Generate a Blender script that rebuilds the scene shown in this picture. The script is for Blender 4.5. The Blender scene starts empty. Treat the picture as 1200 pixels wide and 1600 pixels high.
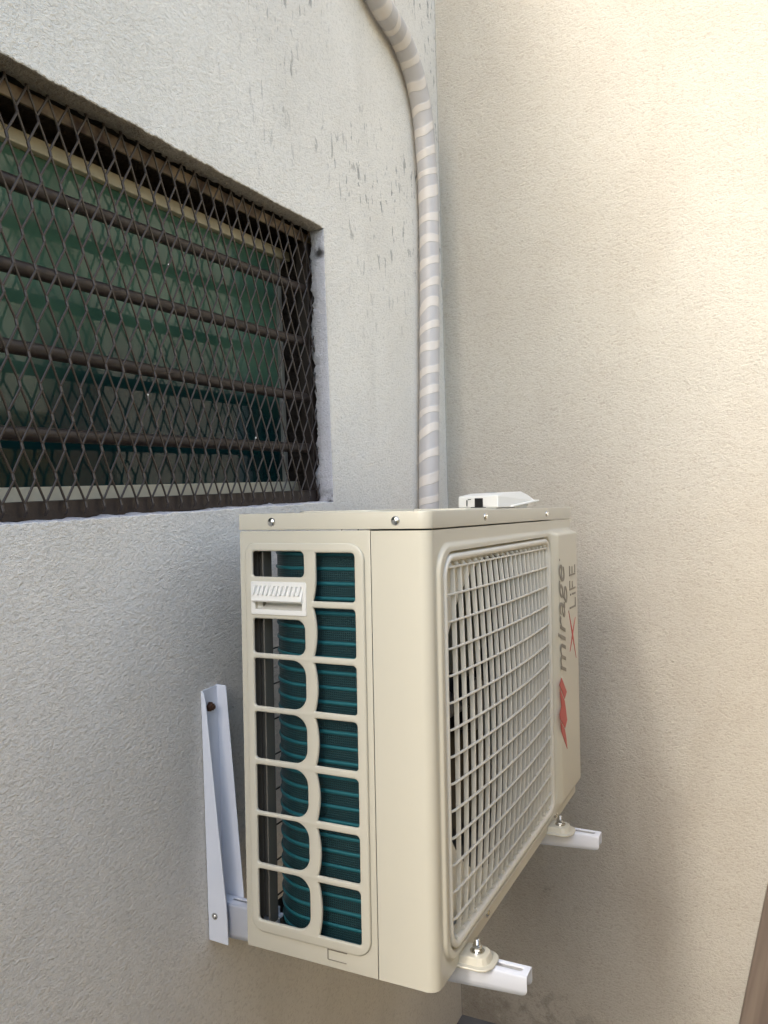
import bpy, bmesh, math, random
from mathutils import Vector, Matrix, noise
random.seed(7)
R = math.radians
scene = bpy.context.scene
COL = scene.collection

# ------------------------------------------------------------------ camera
FX, YAW, PITCH, ROLL = 1240.9182, 0.45340, -0.0229, -0.0291
CAM = Vector((-0.8178, -0.3487, 0.5703))
f = Vector((math.cos(PITCH)*math.cos(YAW), math.cos(PITCH)*math.sin(YAW), math.sin(PITCH)))
r = f.cross(Vector((0, 0, 1))).normalized(); u = r.cross(f)
r2 = r*math.cos(ROLL)+u*math.sin(ROLL); u2 = -r*math.sin(ROLL)+u*math.cos(ROLL)
cd = bpy.data.cameras.new('camera'); cam = bpy.data.objects.new('camera', cd); COL.objects.link(cam)
m = Matrix((r2, u2, -f)).transposed().to_4x4(); m.translation = CAM; cam.matrix_world = m
cd.sensor_fit = 'VERTICAL'; cd.sensor_height = 24; cd.lens = FX/1600*24
cd.clip_start = 0.02; cd.clip_end = 500
scene.camera = cam
scene.render.resolution_x = 768; scene.render.resolution_y = 1024

# ------------------------------------------------------------------ light
SUN_DIR = Vector((1.0, -0.20, -0.66)).normalized()      # the way the light travels
w = bpy.data.worlds.new('World'); scene.world = w; w.use_nodes = True
nt = w.node_tree; sky = nt.nodes.new('ShaderNodeTexSky'); sky.sky_type = 'NISHITA'; sky.sun_disc = False
el = math.asin(-SUN_DIR.z); sky.sun_elevation = el
sky.sun_rotation = math.atan2(-SUN_DIR.x, -SUN_DIR.y)
sky.air_density = 1.3; sky.dust_density = 2.5; sky.ozone_density = 1.0
nt.nodes['Background'].inputs[1].default_value = 0.15
nt.links.new(sky.outputs[0], nt.nodes['Background'].inputs[0])
sd = bpy.data.lights.new('sun', 'SUN'); so = bpy.data.objects.new('sun', sd); COL.objects.link(so)
sd.energy = .84; sd.angle = R(10); sd.color = (1, .95, .87)
so.rotation_euler = SUN_DIR.to_track_quat('-Z', 'Y').to_euler()
so.location = (-6, 0.8, 5)
scene.view_settings.view_transform = 'Standard'; scene.view_settings.look = 'None'
scene.view_settings.exposure = 1.70; scene.view_settings.gamma = 1
try:
    scene.cycles.max_bounces = 10; scene.cycles.diffuse_bounces = 6
except Exception: pass

# ------------------------------------------------------------------ materials
def mat(name):
    m = bpy.data.materials.new(name); m.use_nodes = True
    return m, m.node_tree, m.node_tree.nodes, m.node_tree.links, m.node_tree.nodes['Principled BSDF']
def simple(name, col, rough=.5, metal=0, coat=0, var=0, vscale=30, bump=0, bscale=300, spec=None):
    m, t, n, l, b = mat(name)
    b.inputs['Base Color'].default_value = (*col, 1); b.inputs['Roughness'].default_value = rough
    b.inputs['Metallic'].default_value = metal; b.inputs['Coat Weight'].default_value = coat
    if spec is not None: b.inputs['Specular IOR Level'].default_value = spec
    tc = n.new('ShaderNodeTexCoord')
    if var:
        nz = n.new('ShaderNodeTexNoise'); nz.inputs['Scale'].default_value = vscale; nz.inputs['Detail'].default_value = 6
        l.new(tc.outputs['Object'], nz.inputs['Vector'])
        mx = n.new('ShaderNodeMix'); mx.data_type = 'RGBA'
        mx.inputs[6].default_value = (*[c*(1-var) for c in col], 1); mx.inputs[7].default_value = (*[min(1, c*(1+var)) for c in col], 1)
        l.new(nz.outputs['Fac'], mx.inputs[0]); l.new(mx.outputs[2], b.inputs['Base Color'])
        mr = n.new('ShaderNodeMapRange'); mr.inputs[3].default_value = rough*.8; mr.inputs[4].default_value = min(1, rough*1.25)
        l.new(nz.outputs['Fac'], mr.inputs[0]); l.new(mr.outputs[0], b.inputs['Roughness'])
    if bump:
        nb = n.new('ShaderNodeTexNoise'); nb.inputs['Scale'].default_value = bscale; nb.inputs['Detail'].default_value = 3
        l.new(tc.outputs['Object'], nb.inputs['Vector'])
        bp = n.new('ShaderNodeBump'); bp.inputs['Distance'].default_value = bump; bp.inputs['Strength'].default_value = 1
        l.new(nb.outputs['Fac'], bp.inputs['Height']); l.new(bp.outputs[0], b.inputs['Normal'])
    return m

def plaster(name, base, dark, grain=(1, 1, 1), gscale=150, bump=.0012, drips=False, spots=(), big=.22, spotcol=(.17, .135, .105), spotk=.42):
    """rough trowelled plaster; every coordinate is the object's own (= world) position"""
    m, t, n, l, b = mat(name)
    b.inputs['Roughness'].default_value = .88; b.inputs['Specular IOR Level'].default_value = .25
    tc = n.new('ShaderNodeTexCoord')
    def nz(scale, detail=4, rough=.55, mapping=None, dist=0):
        q = n.new('ShaderNodeTexNoise'); q.inputs['Scale'].default_value = scale; q.inputs['Detail'].default_value = detail
        q.inputs['Roughness'].default_value = rough; q.inputs['Distortion'].default_value = dist
        if mapping:
            mp = n.new('ShaderNodeMapping'); mp.inputs['Scale'].default_value = mapping[0]; mp.inputs['Rotation'].default_value = mapping[1]
            l.new(tc.outputs['Object'], mp.inputs[0]); l.new(mp.outputs[0], q.inputs['Vector'])
        else: l.new(tc.outputs['Object'], q.inputs['Vector'])
        return q.outputs['Fac']
    def ramp(s, a, c_, v0=0, v1=1):
        mr = n.new('ShaderNodeMapRange'); mr.inputs[1].default_value = a; mr.inputs[2].default_value = c_
        mr.inputs[3].default_value = v0; mr.inputs[4].default_value = v1; mr.interpolation_type = 'SMOOTHSTEP'
        l.new(s, mr.inputs[0]); return mr.outputs[0]
    def math_(op, a, c_, clamp=False):
        q = n.new('ShaderNodeMath'); q.operation = op; q.use_clamp = clamp
        for i, v in enumerate((a, c_)):
            if isinstance(v, (int, float)): q.inputs[i].default_value = v
            else: l.new(v, q.inputs[i])
        return q.outputs[0]
    def mix(fac, a, c_):
        q = n.new('ShaderNodeMix'); q.data_type = 'RGBA'
        if isinstance(fac, (int, float)): q.inputs[0].default_value = fac
        else: l.new(fac, q.inputs[0])
        for i, v in ((6, a), (7, c_)):
            if isinstance(v, tuple): q.inputs[i].default_value = (*v, 1)
            else: l.new(v, q.inputs[i])
        return q.outputs[2]
    mid = tuple((a+c_)/2 for a, c_ in zip(base, dark))
    g1 = nz(gscale, 5, .6, (grain, (0, 0, 0)), .6)
    g2 = nz(gscale*2.6, 3, .6)
    g3 = nz(9, 4, .6)
    g4 = nz(gscale*.35, 3, .6, (grain, (0, 0, 0)), .4)
    large = ramp(nz(2.3, 5, .6), .35, .72)
    c = mix(math_('MULTIPLY', large, big), base, dark)
    c = mix(ramp(g3, .45, .75, 0, .22), c, mid)
    c = mix(ramp(nz(3.4, 5, .62, ((1.6, 1.6, .5), (0, 0, 0)), .5), .5, .72, 0, .5), c, mid)
    pit = ramp(g1, .32, .52, .50, 0)                           # shade of the small hollows, put into the colour
    c = mix(pit, c, dark)
    c = mix(ramp(g2, .36, .44, .28, 0), c, dark)  # finer grain's relief shading goes into the colour as well
    if drips:
        d = math_('MULTIPLY', ramp(nz(42, 4, .62, ((1.7, 1, .5), (0, 0, 0)), .3), .585, .63), ramp(nz(3.1, 2), .36, .56))
        sx = n.new('ShaderNodeSeparateXYZ'); l.new(tc.outputs['Object'], sx.inputs[0])
        d = math_('MULTIPLY', d, math_('MULTIPLY', ramp(sx.outputs[0], .1, .5, .15, 1), ramp(sx.outputs[2], .8, 1.25, .05, 1)))
        c = mix(math_('MULTIPLY', d, .68), c, (.16, .155, .15))
    hts = math_('ADD', math_('MULTIPLY', g1, 1.35), math_('ADD', math_('MULTIPLY', g2, .75), math_('MULTIPLY', g4, .55)))
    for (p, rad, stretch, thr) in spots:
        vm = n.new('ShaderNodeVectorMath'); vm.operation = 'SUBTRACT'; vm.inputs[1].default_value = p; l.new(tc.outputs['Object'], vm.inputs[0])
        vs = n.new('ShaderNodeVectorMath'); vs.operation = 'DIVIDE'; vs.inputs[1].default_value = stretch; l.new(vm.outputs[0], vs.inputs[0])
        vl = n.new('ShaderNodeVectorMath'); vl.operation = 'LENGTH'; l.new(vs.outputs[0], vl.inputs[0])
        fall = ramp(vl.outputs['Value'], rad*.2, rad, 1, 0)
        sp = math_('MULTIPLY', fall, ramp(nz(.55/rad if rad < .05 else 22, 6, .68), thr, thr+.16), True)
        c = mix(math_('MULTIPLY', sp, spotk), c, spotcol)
    l.new(c, b.inputs['Base Color'])
    bp = n.new('ShaderNodeBump'); bp.inputs['Distance'].default_value = bump*2.8; bp.inputs['Strength'].default_value = .9
    l.new(hts, bp.inputs['Height'])
    bb = n.new('ShaderNodeBump'); bb.inputs['Distance'].default_value = .012; bb.inputs['Strength'].default_value = .5
    l.new(nz(7, 3, .5), bb.inputs['Height']); l.new(bp.outputs[0], bb.inputs['Normal'])
    l.new(bb.outputs[0], b.inputs['Normal'])
    return m

M = {}
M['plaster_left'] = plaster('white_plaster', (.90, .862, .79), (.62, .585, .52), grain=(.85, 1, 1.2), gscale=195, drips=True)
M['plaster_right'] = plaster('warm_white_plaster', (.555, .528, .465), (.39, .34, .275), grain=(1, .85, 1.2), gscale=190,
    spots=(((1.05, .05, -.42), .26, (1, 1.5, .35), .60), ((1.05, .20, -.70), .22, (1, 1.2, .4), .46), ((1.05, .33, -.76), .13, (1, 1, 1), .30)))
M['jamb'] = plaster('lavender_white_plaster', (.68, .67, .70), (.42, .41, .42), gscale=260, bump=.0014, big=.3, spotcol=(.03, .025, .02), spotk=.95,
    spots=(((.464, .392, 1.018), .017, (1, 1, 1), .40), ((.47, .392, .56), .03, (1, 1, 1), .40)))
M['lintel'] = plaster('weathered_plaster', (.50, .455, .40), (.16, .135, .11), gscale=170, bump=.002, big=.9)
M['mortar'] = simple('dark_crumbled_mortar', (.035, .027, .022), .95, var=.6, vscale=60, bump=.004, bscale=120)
M['brown'] = simple('brown_paint', (.031, .021, .017), .42, var=.35, vscale=60, bump=.0004, bscale=240)
M['cream_frame'] = simple('cream_frame_paint', (.55, .50, .38), .5, var=.12, vscale=40)
M['ac'] = simple('cream_enamel', (.56, .537, .445), .30, coat=.25, var=.035, vscale=4)
M['ac_inner'] = simple('inner_steel_and_shade', (.13, .125, .11), .45, metal=.2, var=.1)  # steel base pan; on the duct and post its dark tone paints shade
M['grille'] = simple('cream_grille_plastic', (.70, .68, .60), .38, var=.02)
M['plastic'] = simple('white_plastic', (.78, .78, .74), .33)
M['black'] = simple('black_plastic', (.012, .012, .012), .35)
M['bracket'] = simple('white_powder_coat', (.74, .775, .85), .34, var=.03, vscale=12)
M['steel'] = simple('zinc_steel', (.62, .62, .60), .22, metal=1, var=.1, vscale=200)
M['rust'] = simple('rusty_steel', (.10, .05, .03), .7, metal=.4, var=.5, vscale=300)
M['letters'] = simple('grey_lettering', (.21, .19, .155), .45)
M['red'] = simple('red_lettering', (.50, .055, .045), .42)
M['floor'] = simple('dirty_concrete', (.14, .143, .147), .9, var=.5, vscale=9, bump=.004, bscale=60)
M['yellow'] = plaster('yellow_plaster', (.58, .46, .24), (.46, .35, .18), gscale=120)

def brown_flecked():
    m = simple('brown_paint_with_flecks', (.034, .024, .019), .38, var=.25, vscale=50)
    t = m.node_tree; n = t.nodes; l = t.links; b = n['Principled BSDF']
    tc = n.new('ShaderNodeTexCoord'); nz = n.new('ShaderNodeTexNoise'); nz.inputs['Scale'].default_value = 95; nz.inputs['Detail'].default_value = 2
    l.new(tc.outputs['Object'], nz.inputs['Vector'])
    mr = n.new('ShaderNodeMapRange'); mr.inputs[1].default_value = .765; mr.inputs[2].default_value = .785; l.new(nz.outputs['Fac'], mr.inputs[0])
    mx = n.new('ShaderNodeMix'); mx.data_type = 'RGBA'; src = b.inputs['Base Color'].links[0].from_socket
    l.new(mr.outputs[0], mx.inputs[0]); l.new(src, mx.inputs[6]); mx.inputs[7].default_value = (.7, .68, .62, 1)
    l.new(mx.outputs[2], b.inputs['Base Color']); return m
M['mesh'] = brown_flecked()

def rusty_patchy():
    m, t, n, l, b = mat('rust_patched_paint'); b.inputs['Roughness'].default_value = .7
    tc = n.new('ShaderNodeTexCoord'); nz = n.new('ShaderNodeTexNoise'); nz.inputs['Scale'].default_value = 28; nz.inputs['Detail'].default_value = 5
    l.new(tc.outputs['Object'], nz.inputs['Vector'])
    cr = n.new('ShaderNodeValToRGB'); e = cr.color_ramp.elements
    e[0].position = .38; e[0].color = (.055, .03, .02, 1); e[1].position = .62; e[1].color = (.26, .19, .12, 1)
    l.new(nz.outputs['Fac'], cr.inputs[0]); l.new(cr.outputs[0], b.inputs['Base Color']); return m
M['rustpatch'] = rusty_patchy()

def teal(name, col, meshy):
    m, t, n, l, b = mat(name); b.inputs['Roughness'].default_value = .38; b.inputs['Metallic'].default_value = .35
    b.inputs['Base Color'].default_value = (*col, 1)
    if meshy:
        uv = n.new('ShaderNodeTexCoord')
        sep = n.new('ShaderNodeSeparateXYZ'); l.new(uv.outputs['UV'], sep.inputs[0])
        def wave(s, per, th):
            a = n.new('ShaderNodeMath'); a.operation = 'MULTIPLY'; a.inputs[1].default_value = 2*math.pi/per; l.new(s, a.inputs[0])
            c = n.new('ShaderNodeMath'); c.operation = 'SINE'; l.new(a.outputs[0], c.inputs[0])
            mr = n.new('ShaderNodeMapRange'); mr.inputs[1].default_value = th; mr.inputs[2].default_value = 1; l.new(c.outputs[0], mr.inputs[0]); return mr.outputs[0]
        a = wave(sep.outputs[0], .0028, -.2); c = wave(sep.outputs[1], .0028, -.2)
        mm = n.new('ShaderNodeMath'); mm.operation = 'MAXIMUM'; l.new(a, mm.inputs[0]); l.new(c, mm.inputs[1])
        mx = n.new('ShaderNodeMix'); mx.data_type = 'RGBA'; l.new(mm.outputs[0], mx.inputs[0])
        mx.inputs[6].default_value = (.006, .018, .022, 1); mx.inputs[7].default_value = (*col, 1)
        l.new(mx.outputs[2], b.inputs['Base Color'])
        bp = n.new('ShaderNodeBump'); bp.inputs['Distance'].default_value = .0006; l.new(mm.outputs[0], bp.inputs['Height']); l.new(bp.outputs[0], b.inputs['Normal'])
    return m
M['fins'] = teal('teal_fins', (.014, .062, .072), True)
M['tubes'] = teal('teal_tubes', (.014, .125, .150), False)

def glass_mat():
    m, t, n, l, b = mat('green_window_glass')
    tc = n.new('ShaderNodeTexCoord'); nz = n.new('ShaderNodeTexNoise'); nz.inputs['Scale'].default_value = 3.2; nz.inputs['Detail'].default_value = 3
    l.new(tc.outputs['Object'], nz.inputs['Vector'])
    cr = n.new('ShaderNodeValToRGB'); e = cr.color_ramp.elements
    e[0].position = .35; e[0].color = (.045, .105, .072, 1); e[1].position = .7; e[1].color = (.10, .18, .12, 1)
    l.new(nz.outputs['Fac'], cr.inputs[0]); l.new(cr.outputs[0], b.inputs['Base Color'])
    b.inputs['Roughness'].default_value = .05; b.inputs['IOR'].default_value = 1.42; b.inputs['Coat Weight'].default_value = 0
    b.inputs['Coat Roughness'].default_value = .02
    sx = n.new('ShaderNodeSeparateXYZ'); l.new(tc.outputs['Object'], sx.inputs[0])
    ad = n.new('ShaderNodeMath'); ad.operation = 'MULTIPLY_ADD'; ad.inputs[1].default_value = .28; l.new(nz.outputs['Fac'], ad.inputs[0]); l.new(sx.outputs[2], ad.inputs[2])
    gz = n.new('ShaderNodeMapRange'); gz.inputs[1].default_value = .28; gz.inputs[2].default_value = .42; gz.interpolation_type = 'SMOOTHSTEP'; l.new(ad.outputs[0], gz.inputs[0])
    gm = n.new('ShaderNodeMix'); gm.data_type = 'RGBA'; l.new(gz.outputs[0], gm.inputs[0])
    gm.inputs[6].default_value = (.005, .024, .024, 1); l.new(cr.outputs[0], gm.inputs[7]); l.new(gm.outputs[2], b.inputs['Base Color'])  # lighter top and dark bottom paint the pane's reflection into its colour
    n2 = n.new('ShaderNodeTexNoise'); n2.inputs['Scale'].default_value = 9; l.new(tc.outputs['Object'], n2.inputs['Vector'])
    bp = n.new('ShaderNodeBump'); bp.inputs['Distance'].default_value = .0012; bp.inputs['Strength'].default_value = .6
    l.new(n2.outputs['Fac'], bp.inputs['Height']); l.new(bp.outputs[0], b.inputs['Normal']); l.new(bp.outputs[0], b.inputs['Coat Normal'])
    return m
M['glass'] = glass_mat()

def tape_mat():
    m, t, n, l, b = mat('wrapping_tape'); b.inputs['Roughness'].default_value = .36
    uv = n.new('ShaderNodeTexCoord'); sep = n.new('ShaderNodeSeparateXYZ'); l.new(uv.outputs['UV'], sep.inputs[0])
    def mth(op, a, c=None):
        q = n.new('ShaderNodeMath'); q.operation = op
        for i, v in enumerate((a, c)):
            if v is None: continue
            if isinstance(v, (int, float)): q.inputs[i].default_value = v
            else: l.new(v, q.inputs[i])
        return q.outputs[0]
    # u 0..1 round the pipe, v metres along it; one turn of the tape every 33 mm
    nz = n.new('ShaderNodeTexNoise'); nz.inputs['Scale'].default_value = 9; nz.inputs['Detail'].default_value = 1; l.new(uv.outputs['Object'], nz.inputs['Vector'])
    ph = mth('ADD', mth('SUBTRACT', mth('MULTIPLY', sep.outputs[1], 1/.050), mth('MULTIPLY', sep.outputs[0], 1.0)), mth('MULTIPLY', nz.outputs['Fac'], 1.3))
    fr = mth('FRACT', ph)
    mr = n.new('ShaderNodeMapRange'); mr.inputs[1].default_value = .58; mr.inputs[2].default_value = .64; l.new(fr, mr.inputs[0])
    e2 = n.new('ShaderNodeMapRange'); e2.inputs[1].default_value = .97; e2.inputs[2].default_value = 1.0; e2.inputs[3].default_value = 1; e2.inputs[4].default_value = 0; l.new(fr, e2.inputs[0])
    k = mth('MULTIPLY', mr.outputs[0], e2.outputs[0])
    mx = n.new('ShaderNodeMix'); mx.data_type = 'RGBA'; l.new(k, mx.inputs[0])
    mx.inputs[6].default_value = (.46, .44, .435, 1); mx.inputs[7].default_value = (.63, .58, .53, 1)
    l.new(mx.outputs[2], b.inputs['Base Color'])
    n2 = n.new('ShaderNodeTexNoise'); n2.inputs['Scale'].default_value = 60; l.new(uv.outputs['Object'], n2.inputs['Vector'])
    h = mth('ADD', k, mth('MULTIPLY', n2.outputs['Fac'], .8))
    bp = n.new('ShaderNodeBump'); bp.inputs['Distance'].default_value = .0008; l.new(h, bp.inputs['Height']); l.new(bp.outputs[0], b.inputs['Normal'])
    return m
M['tape'] = tape_mat()

def wood_mat():
    m, t, n, l, b = mat('brown_board'); b.inputs['Roughness'].default_value = .55
    tc = n.new('ShaderNodeTexCoord'); mp = n.new('ShaderNodeMapping'); mp.inputs['Scale'].default_value = (30, 30, 1.5)
    nz = n.new('ShaderNodeTexNoise'); nz.inputs['Scale'].default_value = 1.6; nz.inputs['Detail'].default_value = 6; nz.inputs['Distortion'].default_value = .5
    l.new(tc.outputs['Object'], mp.inputs[0]); l.new(mp.outputs[0], nz.inputs['Vector'])
    cr = n.new('ShaderNodeValToRGB'); e = cr.color_ramp.elements
    e[0].position = .3; e[0].color = (.12, .092, .075, 1); e[1].position = .7; e[1].color = (.22, .175, .14, 1)
    l.new(nz.outputs['Fac'], cr.inputs[0]); l.new(cr.outputs[0], b.inputs['Base Color']); return m
M['wood'] = wood_mat()

# ------------------------------------------------------------------ helpers
def link(name, me, mats, parent=None, smooth=None):
    o = bpy.data.objects.new(name, me); COL.objects.link(o)
    for q in (mats if isinstance(mats, (list, tuple)) else [mats]): me.materials.append(q)
    if parent: o.parent = parent
    if smooth is not None:
        for p in me.polygons: p.use_smooth = True
        if smooth < 180:
            bm = bmesh.new(); bm.from_mesh(me)
            for e in bm.edges:
                if len(e.link_faces) == 2 and e.calc_face_angle(0) > R(smooth): e.smooth = False
            bm.to_mesh(me); bm.free()
    return o
def obj(name, bm, mats, parent=None, smooth=None, bevel=0, seg=2):
    bmesh.ops.recalc_face_normals(bm, faces=bm.faces)
    me = bpy.data.meshes.new(name); bm.to_mesh(me); bm.free()
    o = link(name, me, mats, parent, smooth)
    if bevel:
        b = o.modifiers.new('bevel', 'BEVEL'); b.width = bevel; b.segments = seg; b.limit_method = 'ANGLE'; b.angle_limit = R(40)
        b.harden_normals = False
    return o
def tag(o, label=None, cat=None, group=None, kind=None):
    if label: o['label'] = label
    if cat: o['category'] = cat
    if group: o['group'] = group
    if kind: o['kind'] = kind
    return o
def empty(name, loc=(0, 0, 0), rot=(0, 0, 0)):
    o = bpy.data.objects.new(name, None); COL.objects.link(o); o.location = loc; o.rotation_euler = rot; o.empty_display_size = .05
    return o
def box(bm, a, b_, mi=0):
    xs, ys, zs = zip(a, b_)
    v = [bm.verts.new((x, y, z)) for x in xs for y in ys for z in zs]
    for q in ((0, 1, 3, 2), (4, 6, 7, 5), (0, 4, 5, 1), (2, 3, 7, 6), (0, 2, 6, 4), (1, 5, 7, 3)):
        fc = bm.faces.new([v[i] for i in q]); fc.material_index = mi
def beam(bm, p, q, w_, t_, up=Vector((0, 1, 0))):
    """rectangular bar from p to q; w_ across, t_ along `up`"""
    p = Vector(p); q = Vector(q); d = (q-p).normalized(); s = d.cross(up).normalized(); n_ = s.cross(d)
    ring = []
    for c in (p, q):
        ring.append([bm.verts.new(c+s*a*w_/2+n_*b_*t_/2) for a, b_ in ((-1, -1), (1, -1), (1, 1), (-1, 1))])
    for i in range(4): bm.faces.new((ring[0][i], ring[0][(i+1) % 4], ring[1][(i+1) % 4], ring[1][i]))
    bm.faces.new(ring[0]); bm.faces.new(ring[1])
def tube(bm, pts, rad, seg=12, uvscale=None, rads=None):
    pts = [Vector(p) for p in pts]; rings = []; L = 0; lens = []
    prev = None; N = None
    for i, p in enumerate(pts):
        d = (pts[min(i+1, len(pts)-1)]-pts[max(i-1, 0)]).normalized()
        if N is None:
            N = d.orthogonal().normalized() if uvscale is None else d.cross(Vector((0, 1, 0))).normalized()
        N = (N-d*N.dot(d)).normalized(); B = d.cross(N)
        if i: L += (p-pts[i-1]).length
        lens.append(L); rr = rads[i] if rads else rad
        rings.append([bm.verts.new(p+(N*math.cos(2*math.pi*k/seg)+B*math.sin(2*math.pi*k/seg))*rr) for k in range(seg)])
    uvl = bm.loops.layers.uv.verify() if uvscale else None
    for i in range(len(pts)-1):
        for k in range(seg):
            k2 = (k+1) % seg
            fc = bm.faces.new((rings[i][k], rings[i][k2], rings[i+1][k2], rings[i+1][k]))
            if uvl:
                for lp, (uu, vv) in zip(fc.loops, ((k, lens[i]), (k+1, lens[i]), (k+1, lens[i+1]), (k, lens[i+1]))): lp[uvl].uv = (uu/seg, vv)
    bm.faces.new(rings[0]); bm.faces.new(rings[-1])
def lathe(bm, base, axis, prof, seg=20):
    """prof = [(distance along axis, radius)]"""
    base = Vector(base); axis = Vector(axis).normalized(); a = axis.orthogonal().normalized(); b_ = axis.cross(a); rings = []
    for h, rr in prof:
        c = base+axis*h
        if rr < 1e-6: rings.append([bm.verts.new(c)])
        else: rings.append([bm.verts.new(c+(a*math.cos(2*math.pi*k/seg)+b_*math.sin(2*math.pi*k/seg))*rr) for k in range(seg)])
    for i in range(len(rings)-1):
        A, B = rings[i], rings[i+1]
        for k in range(seg):
            k2 = (k+1) % seg
            if len(A) == 1 and len(B) == 1: continue
            if len(A) == 1: bm.faces.new((A[0], B[k], B[k2]))
            elif len(B) == 1: bm.faces.new((A[k], A[k2], B[0]))
            else: bm.faces.new((A[k], A[k2], B[k2], B[k]))
    for rg in (rings[0], rings[-1]):
        if len(rg) > 2: bm.faces.new(rg)
def arc(cx, cy, rr, a0, a1, n_=8):
    return [(cx+rr*math.cos(R(a0+(a1-a0)*i/n_)), cy+rr*math.sin(R(a0+(a1-a0)*i/n_))) for i in range(n_+1)]
def rrect(x0, y0, x1, y1, bl, br, tr, tl, n_=8):
    """rounded rectangle, counter-clockwise"""
    return (arc(x0+bl, y0+bl, bl, 180, 270, n_)+arc(x1-br, y0+br, br, 270, 360, n_)
            + arc(x1-tr, y1-tr, tr, 0, 90, n_)+arc(x0+tl, y1-tl, tl, 90, 180, n_))
def plate(name, outline, holes, thick, bevel, frame, mats, parent=None, smooth=35):
    """flat plate with holes and rounded rims, from a filled 2-D curve. frame: 4x4, local xy = outline plane, centred on local z=0"""
    cu = bpy.data.curves.new(name, 'CURVE'); cu.dimensions = '2D'; cu.fill_mode = 'BOTH'
    cu.extrude = max(thick/2-bevel, .0); cu.bevel_depth = bevel; cu.bevel_resolution = 2
    for pts in [outline]+list(holes):
        s = cu.splines.new('POLY'); s.points.add(len(pts)-1)
        for k, p in enumerate(pts): s.points[k].co = (p[0], p[1], 0, 1)
        s.use_cyclic_u = True
    o = bpy.data.objects.new(name, cu); COL.objects.link(o)
    dg = bpy.context.evaluated_depsgraph_get(); me = bpy.data.meshes.new_from_object(o.evaluated_get(dg))
    bpy.data.objects.remove(o); bpy.data.curves.remove(cu)
    me.transform(frame); bm = bmesh.new(); bm.from_mesh(me); bmesh.ops.remove_doubles(bm, verts=bm.verts, dist=1e-6)
    me.materials.clear()
    bmesh.ops.recalc_face_normals(bm, faces=bm.faces); bm.to_mesh(me); bm.free()
    return link(name, me, mats, parent, smooth)
def F_yz(x): return Matrix(((0, 0, 1, x), (1, 0, 0, 0), (0, 1, 0, 0), (0, 0, 0, 1)))       # local (y,z) plane facing -X
def F_xy(z): return Matrix.Translation((0, 0, z))
def F_xz(y): return Matrix(((1, 0, 0, 0), (0, 0, -1, y), (0, 1, 0, 0), (0, 0, 0, 1)))

# ------------------------------------------------------------------ setting
YW, XC, ZF = .3806, 1.0496, -.764
bm = bmesh.new()
NX, NY = 60, 30
gx = [-12+18*i/NX for i in range(NX+1)]; gy = [-8+12*j/NY for j in range(NY+1)]
g = [[bm.verts.new((x, y, ZF)) for y in gy] for x in gx]
for i in range(NX):
    for j in range(NY): bm.faces.new((g[i][j], g[i+1][j], g[i+1][j+1], g[i][j+1]))
tag(obj('ground', bm, M['floor']), kind='structure')

# left wall with the window opening (opening frame is tilted a hair like the real one)
TH = -.0128
WM = Matrix.Translation((.469, YW, .557)) @ Matrix.Rotation(TH, 4, 'Y')      # window frame: x right, z up, y into the wall
OW, OH = 1.06, .505
def rag(s, k, amp): return amp*(noise.noise(Vector((s*9, k, 0)))*.7+noise.noise(Vector((s*38, k, 3)))*.5+noise.noise(Vector((s*110, k, 7)))*.35)
bm = bmesh.new()
def opening_loop():
    pts = []; st = .003
    nx_, nz_ = int(OW/st), int(OH/st)
    for i in range(nx_): pts.append(('b', -OW+OW*i/nx_, 0))
    for i in range(nz_): pts.append(('r', 0, OH*i/nz_))
    for i in range(nx_): pts.append(('t', -OW*i/nx_, OH))
    for i in range(nz_): pts.append(('l', -OW, OH-OH*i/nz_))
    return pts
loop = opening_loop()
inward = dict(b=(0, 1), r=(-1, 0), t=(0, -1), l=(1, 0))
rings = [[] for _ in range(7)]
for k, (sd_, x, z) in enumerate(loop):
    s = x+z*1.3; ix, iz = inward[sd_]
    wob = rag(s, dict(b=1, r=2, t=3, l=4)[sd_], .0030 if sd_ in 'bt' else .0018)
    deep = .031+rag(s, 11+ord(sd_) % 7, .0125)
    edge = rag(s, 21+ord(sd_) % 7, .004)
    gap = .014 if sd_ in 'tb' else .040
    prof = [(wob, 0), (wob+.0012, .0010), (wob+.0022, .0035), (wob+.002, .014), (.003+edge, deep), (-gap*.3+edge, deep+.004), (-gap, deep+.016)]
    for q, (inn, dep) in enumerate(prof): rings[q].append(bm.verts.new(WM @ Vector((x+ix*inn, dep, z+iz*inn))))
n_ = len(loop)
deepring = [bm.verts.new(WM @ Vector((x-inward[sd_][0]*(.014 if sd_ in 'tb' else .040), .15, z-inward[sd_][1]*(.014 if sd_ in 'tb' else .040)))) for sd_, x, z in loop]
rings.append(deepring)
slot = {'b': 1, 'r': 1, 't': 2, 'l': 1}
for q in range(len(rings)-1):
    for k in range(n_):
        k2 = (k+1) % n_
        fc = bm.faces.new((rings[q][k], rings[q][k2], rings[q+1][k2], rings[q+1][k]))
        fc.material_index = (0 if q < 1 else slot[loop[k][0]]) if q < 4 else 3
        fc.smooth = q < 4
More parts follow.
